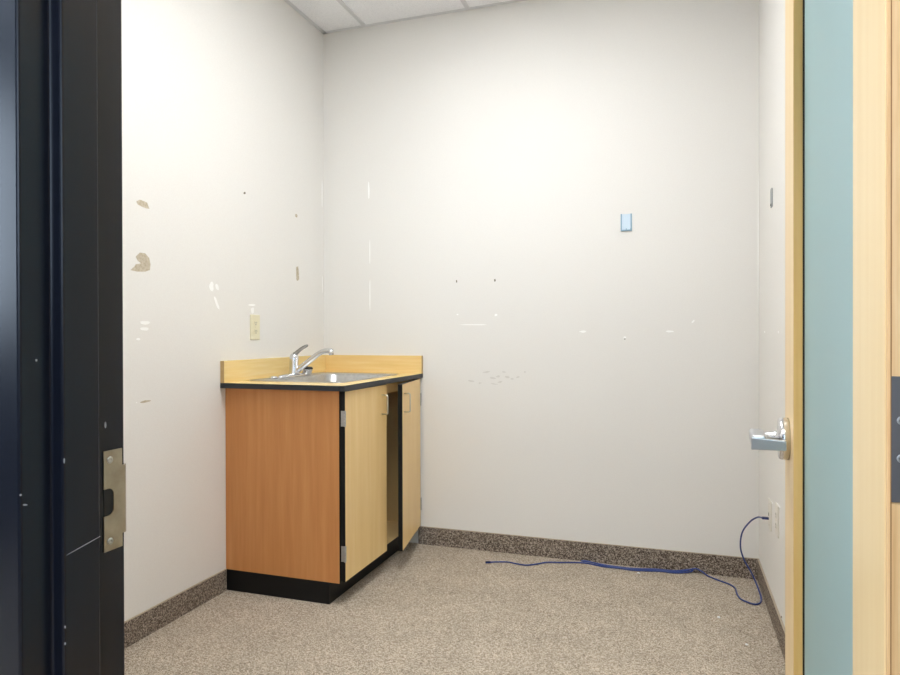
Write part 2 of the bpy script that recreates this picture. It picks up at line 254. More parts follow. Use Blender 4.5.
MARKS_BACK = [
    ('white_patch', 'spackle', [(-1.5838, 1.9103), (-1.5852, 1.8864), (-1.5869, 1.8682), (-1.5893, 1.8669), (-1.5918, 1.8668), (-1.5930, 1.8886), (-1.5943, 1.9111), (-1.5937, 1.9384), (-1.5918, 1.9604), (-1.5890, 1.9574), (-1.5870, 1.9465), (-1.5856, 1.9310)]),
    ('white_patch', 'spackle', [(-1.5813, 1.5785), (-1.5819, 1.5451), (-1.5830, 1.5199), (-1.5844, 1.5085), (-1.5860, 1.5131), (-1.5866, 1.5458), (-1.5872, 1.5788), (-1.5864, 1.6109), (-1.5853, 1.6315), (-1.5840, 1.6429), (-1.5827, 1.6325), (-1.5819, 1.6090)]),
    ('white_patch', 'spackle', [(-1.5812, 1.3344), (-1.5818, 1.2897), (-1.5829, 1.2482), (-1.5846, 1.2542), (-1.5858, 1.2715), (-1.5875, 1.2851), (-1.5871, 1.3345), (-1.5869, 1.3801), (-1.5857, 1.4182), (-1.5841, 1.4094), (-1.5823, 1.4224), (-1.5817, 1.3765)]),
    ('nail_hole', 'hole', [(-1.0802, 1.3989), (-1.0804, 1.3956), (-1.0812, 1.3916), (-1.0835, 1.3910), (-1.0852, 1.3934), (-1.0865, 1.3958), (-1.0870, 1.3991), (-1.0866, 1.4026), (-1.0853, 1.4052), (-1.0834, 1.4064), (-1.0818, 1.4043), (-1.0803, 1.4023)]),
    ('nail_hole', 'hole', [(-0.8710, 1.3983), (-0.8720, 1.3955), (-0.8730, 1.3922), (-0.8755, 1.3913), (-0.8782, 1.3918), (-0.8802, 1.3947), (-0.8810, 1.3986), (-0.8802, 1.4023), (-0.8776, 1.4036), (-0.8755, 1.4062), (-0.8734, 1.4033), (-0.8720, 1.4011)]),
    ('white_patch', 'spackle', [(-0.8620, 1.2191), (-0.8649, 1.2165), (-0.8671, 1.2142), (-0.8705, 1.2134), (-0.8749, 1.2130), (-0.8779, 1.2158), (-0.8779, 1.2193), (-0.8770, 1.2224), (-0.8749, 1.2255), (-0.8705, 1.2247), (-0.8663, 1.2252), (-0.8632, 1.2227)]),
    ('white_patch', 'spackle', [(-0.9206, 1.1696), (-0.9287, 1.1685), (-0.9447, 1.1672), (-0.9887, 1.1677), (-1.0241, 1.1682), (-1.0472, 1.1693), (-1.0742, 1.1707), (-1.0527, 1.1718), (-1.0266, 1.1726), (-0.9887, 1.1723), (-0.9471, 1.1723), (-0.9276, 1.1709)]),
    ('white_patch', 'spackle', [(-1.0731, 1.2242), (-1.0738, 1.2222), (-1.0760, 1.2209), (-1.0789, 1.2204), (-1.0813, 1.2215), (-1.0839, 1.2224), (-1.0837, 1.2243), (-1.0845, 1.2265), (-1.0812, 1.2269), (-1.0789, 1.2276), (-1.0761, 1.2274), (-1.0745, 1.2259)]),
    ('white_patch', 'spackle', [(-0.4123, 1.1322), (-0.4144, 1.1300), (-0.4191, 1.1279), (-0.4279, 1.1265), (-0.4361, 1.1283), (-0.4423, 1.1299), (-0.4477, 1.1323), (-0.4409, 1.1344), (-0.4363, 1.1363), (-0.4279, 1.1379), (-0.4180, 1.1370), (-0.4127, 1.1346)]),
    ('white_patch', 'spackle', [(-0.0031, 1.1317), (-0.0041, 1.1289), (-0.0126, 1.1278), (-0.0204, 1.1267), (-0.0291, 1.1273), (-0.0356, 1.1292), (-0.0393, 1.1318), (-0.0363, 1.1345), (-0.0293, 1.1363), (-0.0204, 1.1361), (-0.0131, 1.1354), (-0.0058, 1.1341)]),
    ('white_patch', 'spackle', [(0.0890, 1.1854), (0.0889, 1.1821), (0.0875, 1.1785), (0.0849, 1.1748), (0.0814, 1.1715), (0.0778, 1.1698), (0.0759, 1.1711), (0.0760, 1.1739), (0.0766, 1.1770), (0.0792, 1.1808), (0.0826, 1.1830), (0.0865, 1.1860)]),
    ('white_patch', 'spackle', [(-0.2224, 1.1025), (-0.2229, 1.0996), (-0.2250, 1.0974), (-0.2280, 1.0951), (-0.2309, 1.0977), (-0.2331, 1.0997), (-0.2343, 1.1025), (-0.2342, 1.1059), (-0.2309, 1.1073), (-0.2280, 1.1088), (-0.2247, 1.1079), (-0.2224, 1.1056)]),
    ('nail_hole', 'hole', [(-0.2240, 1.0967), (-0.2241, 1.0946), (-0.2258, 1.0936), (-0.2275, 1.0933), (-0.2295, 1.0932), (-0.2311, 1.0946), (-0.2312, 1.0967), (-0.2304, 1.0984), (-0.2297, 1.1006), (-0.2275, 1.0999), (-0.2256, 1.1002), (-0.2248, 1.0983)]),
    ('paint_seam', 'spackle', [(0.3630, 1.5690), (0.3630, 1.4168), (0.3619, 1.3358), (0.3609, 1.2695), (0.3599, 1.3033), (0.3595, 1.4265), (0.3594, 1.5692), (0.3602, 1.6951), (0.3610, 1.8104), (0.3620, 1.8655), (0.3630, 1.8335), (0.3633, 1.7046)]),
    ('scuff_mark', 'scuff', [(-0.9023, 0.9289), (-0.9065, 0.9256), (-0.9130, 0.9223), (-0.9236, 0.9195), (-0.9305, 0.9210), (-0.9427, 0.9190), (-0.9373, 0.9226), (-0.9427, 0.9242), (-0.9322, 0.9266), (-0.9251, 0.9281), (-0.9154, 0.9307), (-0.9086, 0.9301)]),
    ('scuff_mark', 'scuff', [(-0.9880, 0.8732), (-0.9937, 0.8724), (-0.9990, 0.8719), (-1.0068, 0.8721), (-1.0146, 0.8747), (-1.0227, 0.8775), (-1.0199, 0.8794), (-1.0190, 0.8814), (-1.0132, 0.8820), (-1.0048, 0.8803), (-0.9942, 0.8792), (-0.9872, 0.8758)]),
    ('scuff_mark', 'scuff', [(-0.9458, 0.8694), (-0.9498, 0.8667), (-0.9537, 0.8655), (-0.9560, 0.8624), (-0.9614, 0.8618), (-0.9656, 0.8630), (-0.9630, 0.8661), (-0.9626, 0.8677), (-0.9628, 0.8705), (-0.9574, 0.8699), (-0.9541, 0.8706), (-0.9521, 0.8696)]),
    ('scuff_mark', 'scuff', [(-0.8688, 0.8903), (-0.8777, 0.8904), (-0.8817, 0.8894), (-0.8884, 0.8899), (-0.8986, 0.8912), (-0.9042, 0.8952), (-0.9018, 0.8979), (-0.8990, 0.8997), (-0.8922, 0.8993), (-0.8859, 0.8991), (-0.8775, 0.8973), (-0.8732, 0.8940)]),
    ('scuff_mark', 'scuff', [(-0.8510, 0.9030), (-0.8529, 0.9008), (-0.8541, 0.8975), (-0.8605, 0.8988), (-0.8657, 0.8983), (-0.8694, 0.9001), (-0.8735, 0.9024), (-0.8684, 0.9047), (-0.8645, 0.9059), (-0.8606, 0.9092), (-0.8542, 0.9082), (-0.8498, 0.9060)]),
    ('scuff_mark', 'scuff', [(-0.8167, 0.9258), (-0.8196, 0.9239), (-0.8247, 0.9233), (-0.8290, 0.9230), (-0.8332, 0.9238), (-0.8402, 0.9244), (-0.8369, 0.9268), (-0.8383, 0.9291), (-0.8353, 0.9313), (-0.8286, 0.9297), (-0.8237, 0.9295), (-0.8209, 0.9278)]),
    ('scuff_mark', 'scuff', [(-0.7984, 0.8990), (-0.8026, 0.8970), (-0.8058, 0.8941), (-0.8141, 0.8948), (-0.8180, 0.8986), (-0.8261, 0.8998), (-0.8253, 0.9028), (-0.8226, 0.9047), (-0.8189, 0.9066), (-0.8122, 0.9065), (-0.8045, 0.9054), (-0.8013, 0.9022)]),
    ('scuff_mark', 'scuff', [(-0.7775, 0.8914), (-0.7780, 0.8892), (-0.7829, 0.8883), (-0.7869, 0.8876), (-0.7904, 0.8886), (-0.7928, 0.8898), (-0.7974, 0.8912), (-0.7939, 0.8930), (-0.7918, 0.8950), (-0.7868, 0.8960), (-0.7806, 0.8960), (-0.7799, 0.8931)]),
    ('scuff_mark', 'scuff', [(-0.8395, 0.8761), (-0.8410, 0.8742), (-0.8433, 0.8719), (-0.8494, 0.8700), (-0.8552, 0.8707), (-0.8634, 0.8701), (-0.8596, 0.8733), (-0.8593, 0.8752), (-0.8555, 0.8769), (-0.8506, 0.8797), (-0.8438, 0.8795), (-0.8363, 0.8794)]),
    ('scuff_mark', 'scuff', [(-0.7472, 0.9038), (-0.7466, 0.9014), (-0.7518, 0.9000), (-0.7547, 0.8974), (-0.7596, 0.8971), (-0.7643, 0.8976), (-0.7663, 0.8999), (-0.7610, 0.9025), (-0.7617, 0.9055), (-0.7561, 0.9050), (-0.7515, 0.9072), (-0.7493, 0.9053)]),
    ('scuff_mark', 'scuff', [(-0.7136, 0.9297), (-0.7159, 0.9275), (-0.7154, 0.9247), (-0.7185, 0.9251), (-0.7212, 0.9223), (-0.7231, 0.9248), (-0.7239, 0.9269), (-0.7232, 0.9290), (-0.7235, 0.9319), (-0.7208, 0.9338), (-0.7177, 0.9329), (-0.7165, 0.9307)]),
    ('scuff_mark', 'scuff', [(-0.8578, 0.8609), (-0.8701, 0.8613), (-0.8729, 0.8603), (-0.8822, 0.8614), (-0.8908, 0.8626), (-0.8944, 0.8642), (-0.9000, 0.8658), (-0.9006, 0.8674), (-0.8934, 0.8680), (-0.8814, 0.8669), (-0.8742, 0.8646), (-0.8633, 0.8630)]),
]
MARKS_RIGHT = [
    ('white_patch', 'spackle', [(3.0982, 1.1270), (3.1024, 1.1251), (3.1095, 1.1239), (3.1176, 1.1232), (3.1267, 1.1236), (3.1351, 1.1249), (3.1360, 1.1271), (3.1366, 1.1296), (3.1282, 1.1312), (3.1176, 1.1319), (3.1065, 1.1314), (3.1034, 1.1289)]),
    ('white_patch', 'spackle', [(2.7049, 1.1260), (2.7034, 1.1236), (2.7096, 1.1216), (2.7191, 1.1212), (2.7270, 1.1224), (2.7313, 1.1242), (2.7359, 1.1260), (2.7329, 1.1282), (2.7273, 1.1298), (2.7191, 1.1311), (2.7116, 1.1294), (2.7035, 1.1284)]),
    ('nail_hole', 'hole', [(2.6344, 0.1037), (2.6358, 0.1006), (2.6406, 0.0977), (2.6448, 0.0948), (2.6497, 0.0934), (2.6519, 0.0946), (2.6530, 0.0962), (2.6528, 0.0985), (2.6487, 0.1011), (2.6448, 0.1035), (2.6407, 0.1046), (2.6364, 0.1053)]),
    ('white_patch', 'spackle', [(2.9875, 0.4419), (2.9474, 0.4527), (2.8545, 0.4590), (2.8839, 0.4487)]),  # white strip along the top of the data plate
    ('white_patch', 'spackle', [(2.7726, 0.4796), (2.7358, 0.4896), (2.6653, 0.4899), (2.6907, 0.4803)]),  # white strip along the top of the low outlet plate
]
MARK_MAT = {'bare': BAREM, 'spackle': SPACK, 'hole': HOLEM, 'scuff': SCUFF}
MARK_LABEL = {'paint_chip': 'tan patch where the paint peeled off', 'white_patch': 'white mark, mostly spackle',
              'nail_hole': 'dark nail hole', 'scuff_mark': 'faint grey scuff', 'paint_seam': 'pale paint line down the corner'}
def wall_marks(wall, marks, axis, face, inward):
    for name, m, poly in marks:
        b = new(); prism(b, poly, axis, face - inward * 0.001, face + inward * 0.0007)
        tag(obj(name, b, MARK_MAT[m], wall), MARK_LABEL[name])

# ------------------------------------------------------------------ setting: the room shell and a bit of the corridor outside
CX0, CX1, CY0 = -3.6, 1.9, -1.7          # corridor extents
b = new(); box(b, CX0 - 0.1, CX1 + 0.1, CY0 - 0.1, YB + 0.12, -0.12, 0.0)
floor = tag(obj('floor', b, CARPET), 'beige speckled loop pile carpet floor', 'floor', kind='structure')
b = new(); box(b, CX0 - 0.1, CX1 + 0.1, CY0 - 0.1, YB + 0.12, CEIL, CEIL + 0.12)
ceiling = tag(obj('ceiling', b, CEILM), 'white acoustic tile ceiling with thin grid', 'ceiling', kind='structure')
GX = [-1.603, -1.013, -0.423, 0.167]
GY = [1.28, 2.50]
for x in GX:
    b = new(); box(b, x - 0.012, x + 0.012, YF, YB - 0.02, CEIL - 0.005, CEIL + 0.002, 0.001); obj('ceiling_grid_bar', b, GRIDM, ceiling)
for y in GY:
    b = new(); box(b, XL + 0.02, XR, y - 0.012, y + 0.012, CEIL - 0.0046, CEIL + 0.002, 0.001); obj('ceiling_grid_bar', b, GRIDM, ceiling)
b = new(); box(b, XL, XL + 0.022, YF, YB, CEIL - 0.002, CEIL + 0.002); box(b, XL, XR, YB - 0.022, YB, CEIL - 0.002, CEIL + 0.002); box(b, XR - 0.022, XR, YF, YB, CEIL - 0.002, CEIL + 0.002); box(b, XL, XR, YF, YF + 0.022, CEIL - 0.002, CEIL + 0.002)
obj('wall_angle_trim', b, GRIDM, ceiling)

b = new(); box(b, XL - 0.12, XL, YF - 0.14, YB + 0.12, 0, CEIL)
wall_left = tag(obj('wall_left', b, WALL), 'left off-white painted wall with peeled patches', 'wall', kind='structure')
b = new(); box(b, XL, XR + 0.12, YB, YB + 0.12, 0, CEIL)
wall_back = tag(obj('wall_back', b, WALL), 'back off-white painted wall with small spackled marks', 'wall', kind='structure')
b = new(); box(b, XR, XR + 0.12, YF - 0.14, YB, 0, CEIL)
wall_right = tag(obj('wall_right', b, WALL), 'right off-white wall behind the open door', 'wall', kind='structure')
b = new()
HO = DOOR_H + 0.05
box(b, CX0, JL - 0.05, YC + 0.004, YF - 0.004, 0, CEIL); box(b, JR + 0.05, CX1, YC + 0.004, YF - 0.004, 0, CEIL)
box(b, JL - 0.05, JR + 0.05, YC + 0.004, YF - 0.004, HO, CEIL)
wall_front = tag(obj('wall_front', b, WALL), 'wall holding the doorway', 'wall', kind='structure')
wall_marks(wall_left, MARKS_LEFT, 'x', XL, 1)
wall_marks(wall_back, MARKS_BACK, 'y', YB, -1)
wall_marks(wall_right, MARKS_RIGHT, 'x', XR, -1)
# invented corridor shell behind the viewer, dark so the frame's reflections stay dark
b = new(); box(b, CX0, -0.3, CY0 - 0.1, CY0, 0, CEIL); box(b, 1.3, CX1, CY0 - 0.1, CY0, 0, CEIL); box(b, -0.3, 1.3, CY0 - 0.1, CY0, 0, 1.25); box(b, -0.3, 1.3, CY0 - 0.1, CY0, 2.5, CEIL)
tag(obj('wall_corridor', b, CORRW), 'plain corridor wall opposite the doorway', 'wall', kind='structure')
b = new(); box(b, CX1, CX1 + 0.1, CY0 - 0.1, YF - 0.004, 0, CEIL)
tag(obj('wall_corridor_end', b, CORRW), 'plain wall closing the corridor', 'wall', kind='structure')
b = new(); box(b, CX0 - 0.1, CX0, CY0 - 0.1, -1.65, 0, CEIL); box(b, CX0 - 0.1, CX0, 0.3, YF - 0.004, 0, CEIL)
box(b, CX0 - 0.1, CX0, -1.65, 0.3, 0, 1.15); box(b, CX0 - 0.1, CX0, -1.65, 0.3, 2.5, CEIL)
tag(obj('wall_corridor_fill_window', b, CORRW), 'corridor end wall around the added window', 'wall', kind='structure')
fill_win = empty('fill_window_1', (CX0 - 0.05, -0.675, 1.15), 'added glowing window at the unseen corridor end', 'window', kind='structure')  # unseen window, added to give the door frame something bright to reflect
b = new(); box(b, CX0 - 0.06, CX0 - 0.05, -1.64, 0.29, 1.16, 2.49); obj('pane', b, DAYFILL, fill_win)
b = new()
for y in (-1.65, -0.7, 0.25): box(b, CX0 - 0.07, CX0 - 0.02, y, y + 0.05, 1.15, 2.5, 0.003)
for z in (1.15, 2.45): box(b, CX0 - 0.07, CX0 - 0.02, -1.65, 0.3, z, z + 0.05, 0.003)
obj('fill_window_frame', b, BLACK, fill_win)

fill_win = empty('fill_window_2', (0.5, CY0 - 0.05, 1.25), 'added glowing window in the unseen corridor wall behind the viewer', 'window', kind='structure')  # unseen window, added to draw blue lines on the frame corners
b = new(); box(b, -0.29, 1.29, CY0 - 0.06, CY0 - 0.05, 1.26, 2.49); obj('pane', b, DAYFILL2, fill_win)
b = new()
for x in (-0.3, 0.475, 1.25): box(b, x, x + 0.05, CY0 - 0.07, CY0 - 0.02, 1.25, 2.5, 0.003)
for z in (1.25, 2.45): box(b, -0.3, 1.3, CY0 - 0.07, CY0 - 0.02, z, z + 0.05, 0.003)
obj('fill_window_frame', b, BLACK, fill_win)

# carpet baseboards with a bound top edge
HB, TB = 0.0945, 0.008
def baseboard(name, x0, x1, y0, y1, label):
    b = new(); box(b, x0, x1, y0, y1, 0, HB - 0.003)
    o = tag(obj(name, b, BASEC), label, 'baseboard', kind='structure')
    b = new(); box(b, x0, x1, y0, y1, HB - 0.003, HB, 0.0008); obj('bound_edge', b, BIND, o)
baseboard('baseboard_left', XL, XL + TB, YF, 2.440, 'brown carpet baseboard along the left wall')
baseboard('baseboard_back', -1.300, XR - TB, YB - TB, YB, 'brown carpet baseboard along the back wall')
baseboard('baseboard_right', XR - TB, XR, YF, YB, 'brown carpet baseboard along the right wall')
baseboard('baseboard_front', XL + TB, JL - 0.052, YF, YF + TB, 'brown carpet baseboard beside the doorway')

# black pressed steel door frame: profile in plan, extruded up
frame = empty('trim_1', ((JL + JR) / 2, (YC + YF) / 2, 0), 'black painted steel door frame with silver strike plate', 'door frame', kind='structure')
S0, S1, SP = 0.5787, 0.6304, 0.016
def jamb(sx, x):
    pr = [(0.05, YC), (0, YC), (0, S0 - 0.001), (-SP, S0 - 0.001), (-SP, S1), (0, S1), (0, YF), (0.05, YF)]
    bb = new(); prism(bb, [(x + sx * px, py) for px, py in pr], 'z', 0, DOOR_H + (0.05 if True else 0), 0.0032); return bb
obj('jamb', jamb(-1, JL), BLACK, frame); obj('jamb', jamb(1, JR), BLACK, frame)
b = new(); pr = [(YC, HO), (YC, DOOR_H), (S0, DOOR_H), (S0, DOOR_H - SP), (S1, DOOR_H - SP), (S1, DOOR_H), (YF, DOOR_H), (YF, HO)]
prism(b, pr, 'x', JL - 0.0002, JR + 0.0002, 0.0022); obj('frame_head', b, BLACK, frame)
# strike plate with curved lip, notch corners, latch hole, two screws
b = new(); x0, x1 = JL - 0.0004, JL + 0.0014
za, zb = 0.847, 0.974; ya, yb = 0.6492, 0.6785; lz0, lz1 = 0.864, 0.952; hy0, hy1, hz0, hz1 = 0.6492, 0.6645, 0.892, 0.926
for (p0, p1, q0, q1) in ((ya, yb, za, hz0), (ya, yb, hz1, zb), (hy1, yb, hz0, hz1)):
    box(b, x0, x1, p0, p1, q0, q1)
r = 0.008                                 # rounded corners of the hole
for zc, s in ((hz0, 1), (hz1, -1)):
    pp = [(hy1, zc)] + [(hy1 - r + r * math.sin(t), zc + s * (r - r * math.cos(t))) for t in [PI / 2 * k / 6 for k in range(7)]][::-1]
    prism(b, pp, 'x', x0, x1)
lip = [(yb, x0), (yb, x1)] + [(0.6815 + 0.0075 * math.sin(t), x1 - 0.0075 * (1 - math.cos(t))) for t in [PI / 2 * k / 6 for k in range(7)]] + [(0.6890, x1 - 0.011), (0.6876, x1 - 0.011), (0.6874, x1 - 0.0075), (0.6850, x0 - 0.001), (0.6815, x0)]
prism(b, [(q, p) for p, q in lip], 'z', lz0, lz1)
sp = obj('strike_plate', b, STRIKEM, frame); tag(sp, 'brushed steel strike plate')
b = new(); box(b, JL - 0.0003, JL + 0.0004, 0.650, 0.6645, 0.892, 0.926); obj('latch_pocket', b, RUBBER, sp)
for z in (0.962, 0.859):
    b = new(); lathe(b, [(0.0044, 0), (0.0044, 0.0008), (0.003, 0.0014), (0.0012, 0.0014), (0.0010, 0.0006)], (JL + 0.0014, 0.6585, z), (1, 0, 0), 20); obj('screw', b, SCREW, sp)
# nicks and a scratch in the black paint
def nick(y, z, dy, dz, x, rot=0.0):
    pts = [(y + dy * math.cos(t) * math.cos(rot) - dz * math.sin(t) * math.sin(rot), z + dy * math.cos(t) * math.sin(rot) + dz * math.sin(t) * math.cos(rot)) for t in [2 * PI * k / 10 for k in range(10)]]
    bb = new(); prism(bb, pts, 'x', x - 0.0005, x + 0.0003); tag(obj('paint_nick', bb, CHIP, frame), 'pale nick in the black paint')
XS = JL + SP
nick(0.653, 1.007, 0.0014, 0.0042, JL); nick(0.6055, 0.871, 0.0245, 0.00045, XS, 0.168)
nick(0.558, 1.092, 0.0012, 0.0014, JL); nick(0.5795, 0.976, 0.0007, 0.003, XS)
nick(0.5795, 0.785, 0.0006, 0.0015, XS); nick(0.5795, 0.766, 0.0006, 0.0015, XS); nick(0.5385, 0.945, 0.001, 0.001, JL); nick(0.5435, 0.933, 0.003, 0.0009, JL, -0.25); nick(0.629, 0.70, 0.0006, 0.002, XS)

# ------------------------------------------------------------------ the open glazed wooden door (swung a little past square)
ANG = math.atan(0.0519)
DM = Matrix(((math.sin(ANG), math.cos(ANG), 0, 0.1803), (math.cos(ANG), -math.sin(ANG), 0, 0.692), (0, 0, 1, 0), (0, 0, 0, 1)))
# local axes of DM: x = across the leaf from hinge edge to latch edge, y = through the leaf, z = up
DW, DT, DH0, DH1, ST = 0.908, 0.0445, 0.012, DOOR_H - 0.004, 0.155
door = empty('door_1', (0.1803, 0.692, 0), 'open maple door with tall frosted glass pane', 'door', kind='structure')
b = new(); box(b, 0.0045, ST, 0, DT, DH0, DH1, 0.0012, DM); obj('stile', b, DOORWOOD, door)
b = new(); box(b, DW - ST, DW, 0, DT, DH0, DH1, 0.0012, DM); obj('stile', b, DOORWOOD, door)
b = new(); box(b, ST, DW - ST, 0, DT, DH1 - ST, DH1, 0.0, DM); obj('rail', b, DOORWOOD, door)
b = new(); box(b, ST, DW - ST, 0, DT, DH0, DH0 + 0.25, 0.0, DM); obj('rail', b, DOORWOOD, door)
b = new(); box(b, 0.0, 0.0045, 0.0007, DT - 0.0007, DH0, DH1, 0.0006, DM)
eb = obj('edge_band', b, DOOREDGE, door)
b = new(); box(b, -0.0002, 0.001, 0.0034, 0.0043, DH0, DH1, 0, DM); obj('seam', b, GROOVE, eb)
gz0, gz1 = DH0 + 0.25, DH1 - ST
b = new(); box(b, ST - 0.004, DW - ST + 0.004, 0.0195, 0.0255, gz0 - 0.004, gz1 + 0.004, 0, DM); obj('glass_pane', b, GLASS, door)
b = new()
for n0, n1 in ((0.0165, 0.0195), (0.0255, 0.0285)):
    box(b, ST, ST + 0.004, n0, n1, gz0, gz1, 0, DM); box(b, DW - ST - 0.004, DW - ST, n0, n1, gz0, gz1, 0, DM)
    box(b, ST, DW - ST, n0, n1, gz0, gz0 + 0.004, 0, DM); box(b, ST, DW - ST, n0, n1, gz1 - 0.004, gz1, 0, DM)
obj('glazing_gasket', b, GASKET, door)
b = new()
for n0, n1 in ((0.0012, 0.0165), (0.0285, DT - 0.0012)):
    box(b, ST, ST + 0.0012, n0, n1, gz0, gz1, 0, DM); box(b, DW - ST - 0.0012, DW - ST, n0, n1, gz0, gz1, 0, DM)
    box(b, ST, DW - ST, n0, n1, gz0, gz0 + 0.0012, 0, DM); box(b, ST, DW - ST, n0, n1, gz1 - 0.0012, gz1, 0, DM)
obj('glazing_stop', b, STOPM, door)
# hinges: leaf let into the hinge edge, knuckle beyond the room face, second leaf on the jamb
for zc in (1.025, 1.90, 0.25):
    b = new(); box(b, -0.0012, 0.001, 0.0040, DT + 0.004, zc - 0.0565, zc + 0.0565, 0.0004, DM)
    tube(b, [DM @ Vector((-0.002, DT + 0.0085, zc - 0.0565)), DM @ Vector((-0.002, DT + 0.0085, zc + 0.0565))], 0.0058, 16)
    hg = obj('hinge', b, HINGEM, door)
    for k, (yy, dz) in enumerate(((0.0120, 0.017), (0.0120, -0.017), (0.030, 0.044), (0.030, -0.044))):
        q = DM @ Vector((-0.0010, yy, zc + dz)); ax = DM.to_3x3() @ Vector((-1, 0, 0))
        b = new(); lathe(b, [(0.0042, 0), (0.0040, 0.0004), (0.0024, 0.0005), (0.0018, 0.0001)], q, ax, 18); obj('screw', b, HINGEG, hg)
    b = new(); box(b, JR - 0.0012, JR + 0.0005, 0.640, 0.679, zc - 0.0565, zc + 0.0565, 0.0003); obj('jamb_leaf', b, HINGEM, hg)
# lever handles with round rose on both faces
def lever(side, label):
    # side -1: corridor face (y=0 outwards to -y); +1: room face
    y0 = 0.0 if side < 0 else DT
    def N(d): return y0 + side * d
    uc, zc = DW - 0.07, 0.902
    b = new(); ax = DM.to_3x3() @ Vector((0, side, 0))
    lathe(b, [(0.0435, -0.0005), (0.0435, 0.015), (0.0415, 0.0185), (0.030, 0.0195), (0.0165, 0.0200), (0.0155, 0.026), (0.0128, 0.030), (0.0118, 0.060)], DM @ Vector((uc, y0, zc)), ax, 40)
    h = obj('lever_handle', b, CHROME, door); tag(h, label)
    b = new()
    ya, yb = sorted((N(0.046), N(0.074)))
    box(b, uc - 0.083, uc + 0.014, ya, yb, zc - 0.0105, zc + 0.0165, 0.006, DM, 4)
    obj('grip', b, SATIN, h)
    b = new()
    rp = [(N(0.0745), zc - 0.0140), (N(0.0745), zc + 0.0115), (N(0.011), zc + 0.0065), (N(0.011), zc - 0.0130)]
    if side > 0: rp = rp[::-1]
    t = bmesh.new(); v0 = [t.verts.new((uc - 0.0835, p, q)) for p, q in rp]; v1 = [t.verts.new((uc - 0.0715, p, q)) for p, q in rp]
    t.faces.new(v0); t.faces.new(v1[::-1])
    for k in range(4): t.faces.new((v0[k], v1[k], v1[(k + 1) % 4], v0[(k + 1) % 4]))
    bmesh.ops.recalc_face_normals(t, faces=t.faces[:])
    bmesh.ops.bevel(t, geom=t.edges[:], offset=0.0022, segments=3, profile=0.5, affect='EDGES')
    merge(b, t, DM); obj('return_end', b, SATIN, h)
lever(-1, 'polished chrome lever handle'); lever(1, 'polished chrome lever handle on the room face')
b = new(); box(b, DW - 0.001, DW + 0.0012, 0.008, DT - 0.008, 0.842, 0.956, 0.0004, DM); lp = obj('latch_plate', b, SATIN, door)
b = new(); box(b, DW, DW + 0.011, 0.014, DT - 0.014, 0.888, 0.910, 0.002, DM); obj('latch_bolt', b, SATIN, lp)

# ------------------------------------------------------------------ sink base cabinet in the corner
KX0, KX1, KY0, KY1 = XL, -1.309, 2.445, YB - 0.001    # carcass
FX = -1.284                                          # outer face of a closed door
cab = empty('sink_cabinet', ((KX0 + KX1) / 2, (KY0 + KY1) / 2, 0), 'cherry and maple two door base cabinet, right door ajar', 'cabinet')
PT = 0.019; ZB, ZT = 0.092, 0.8895
b = new(); box(b, KX0 + 0.001, KX1, KY0, KY0 + PT, ZB, ZT, 0.0006); tag(obj('side_panel', b, CHERRY, cab), 'cherry wood grain end panel')
b = new(); box(b, KX0 + 0.001, KX1, KY1 - PT, KY1, ZB, ZT); obj('side_panel', b, MAPLE, cab)
b = new(); box(b, KX0 + 0.02, KX1 - 0.0005, KY0 + PT, KY1 - PT, ZB, ZB + PT); obj('bottom_panel', b, MAPLE, cab)
b = new(); box(b, KX0 + 0.002, KX0 + 0.012, KY0 + PT, KY1 - PT, ZB, ZT - 0.02); obj('back_panel', b, MAPLE, cab)
b = new(); box(b, KX1 - PT, KX1 - 0.0005, KY0 + PT, KY1 - PT, 0.838, ZT); obj('front_rail', b, MAPLE, cab)
b = new(); box(b, KX1 - 0.0008, KX1 + 0.0012, KY0 + 0.0002, KY0 + PT, ZB, ZT); box(b, KX1 - 0.0008, KX1 + 0.0012, KY1 - PT, KY1, ZB, ZT); box(b, KX1 - 0.0008, KX1 + 0.0010, KY0 + PT, KY1 - PT, ZB, ZB + PT)
obj('edge_band', b, BLACKLAM, cab)
b = new(); box(b, KX0 + 0.001, -1.358, KY0 + 0.001, KY1 - 0.02, 0.0, ZB, 0.0008); tag(obj('toe_kick', b, BLACKLAM, cab), 'black recessed plinth')

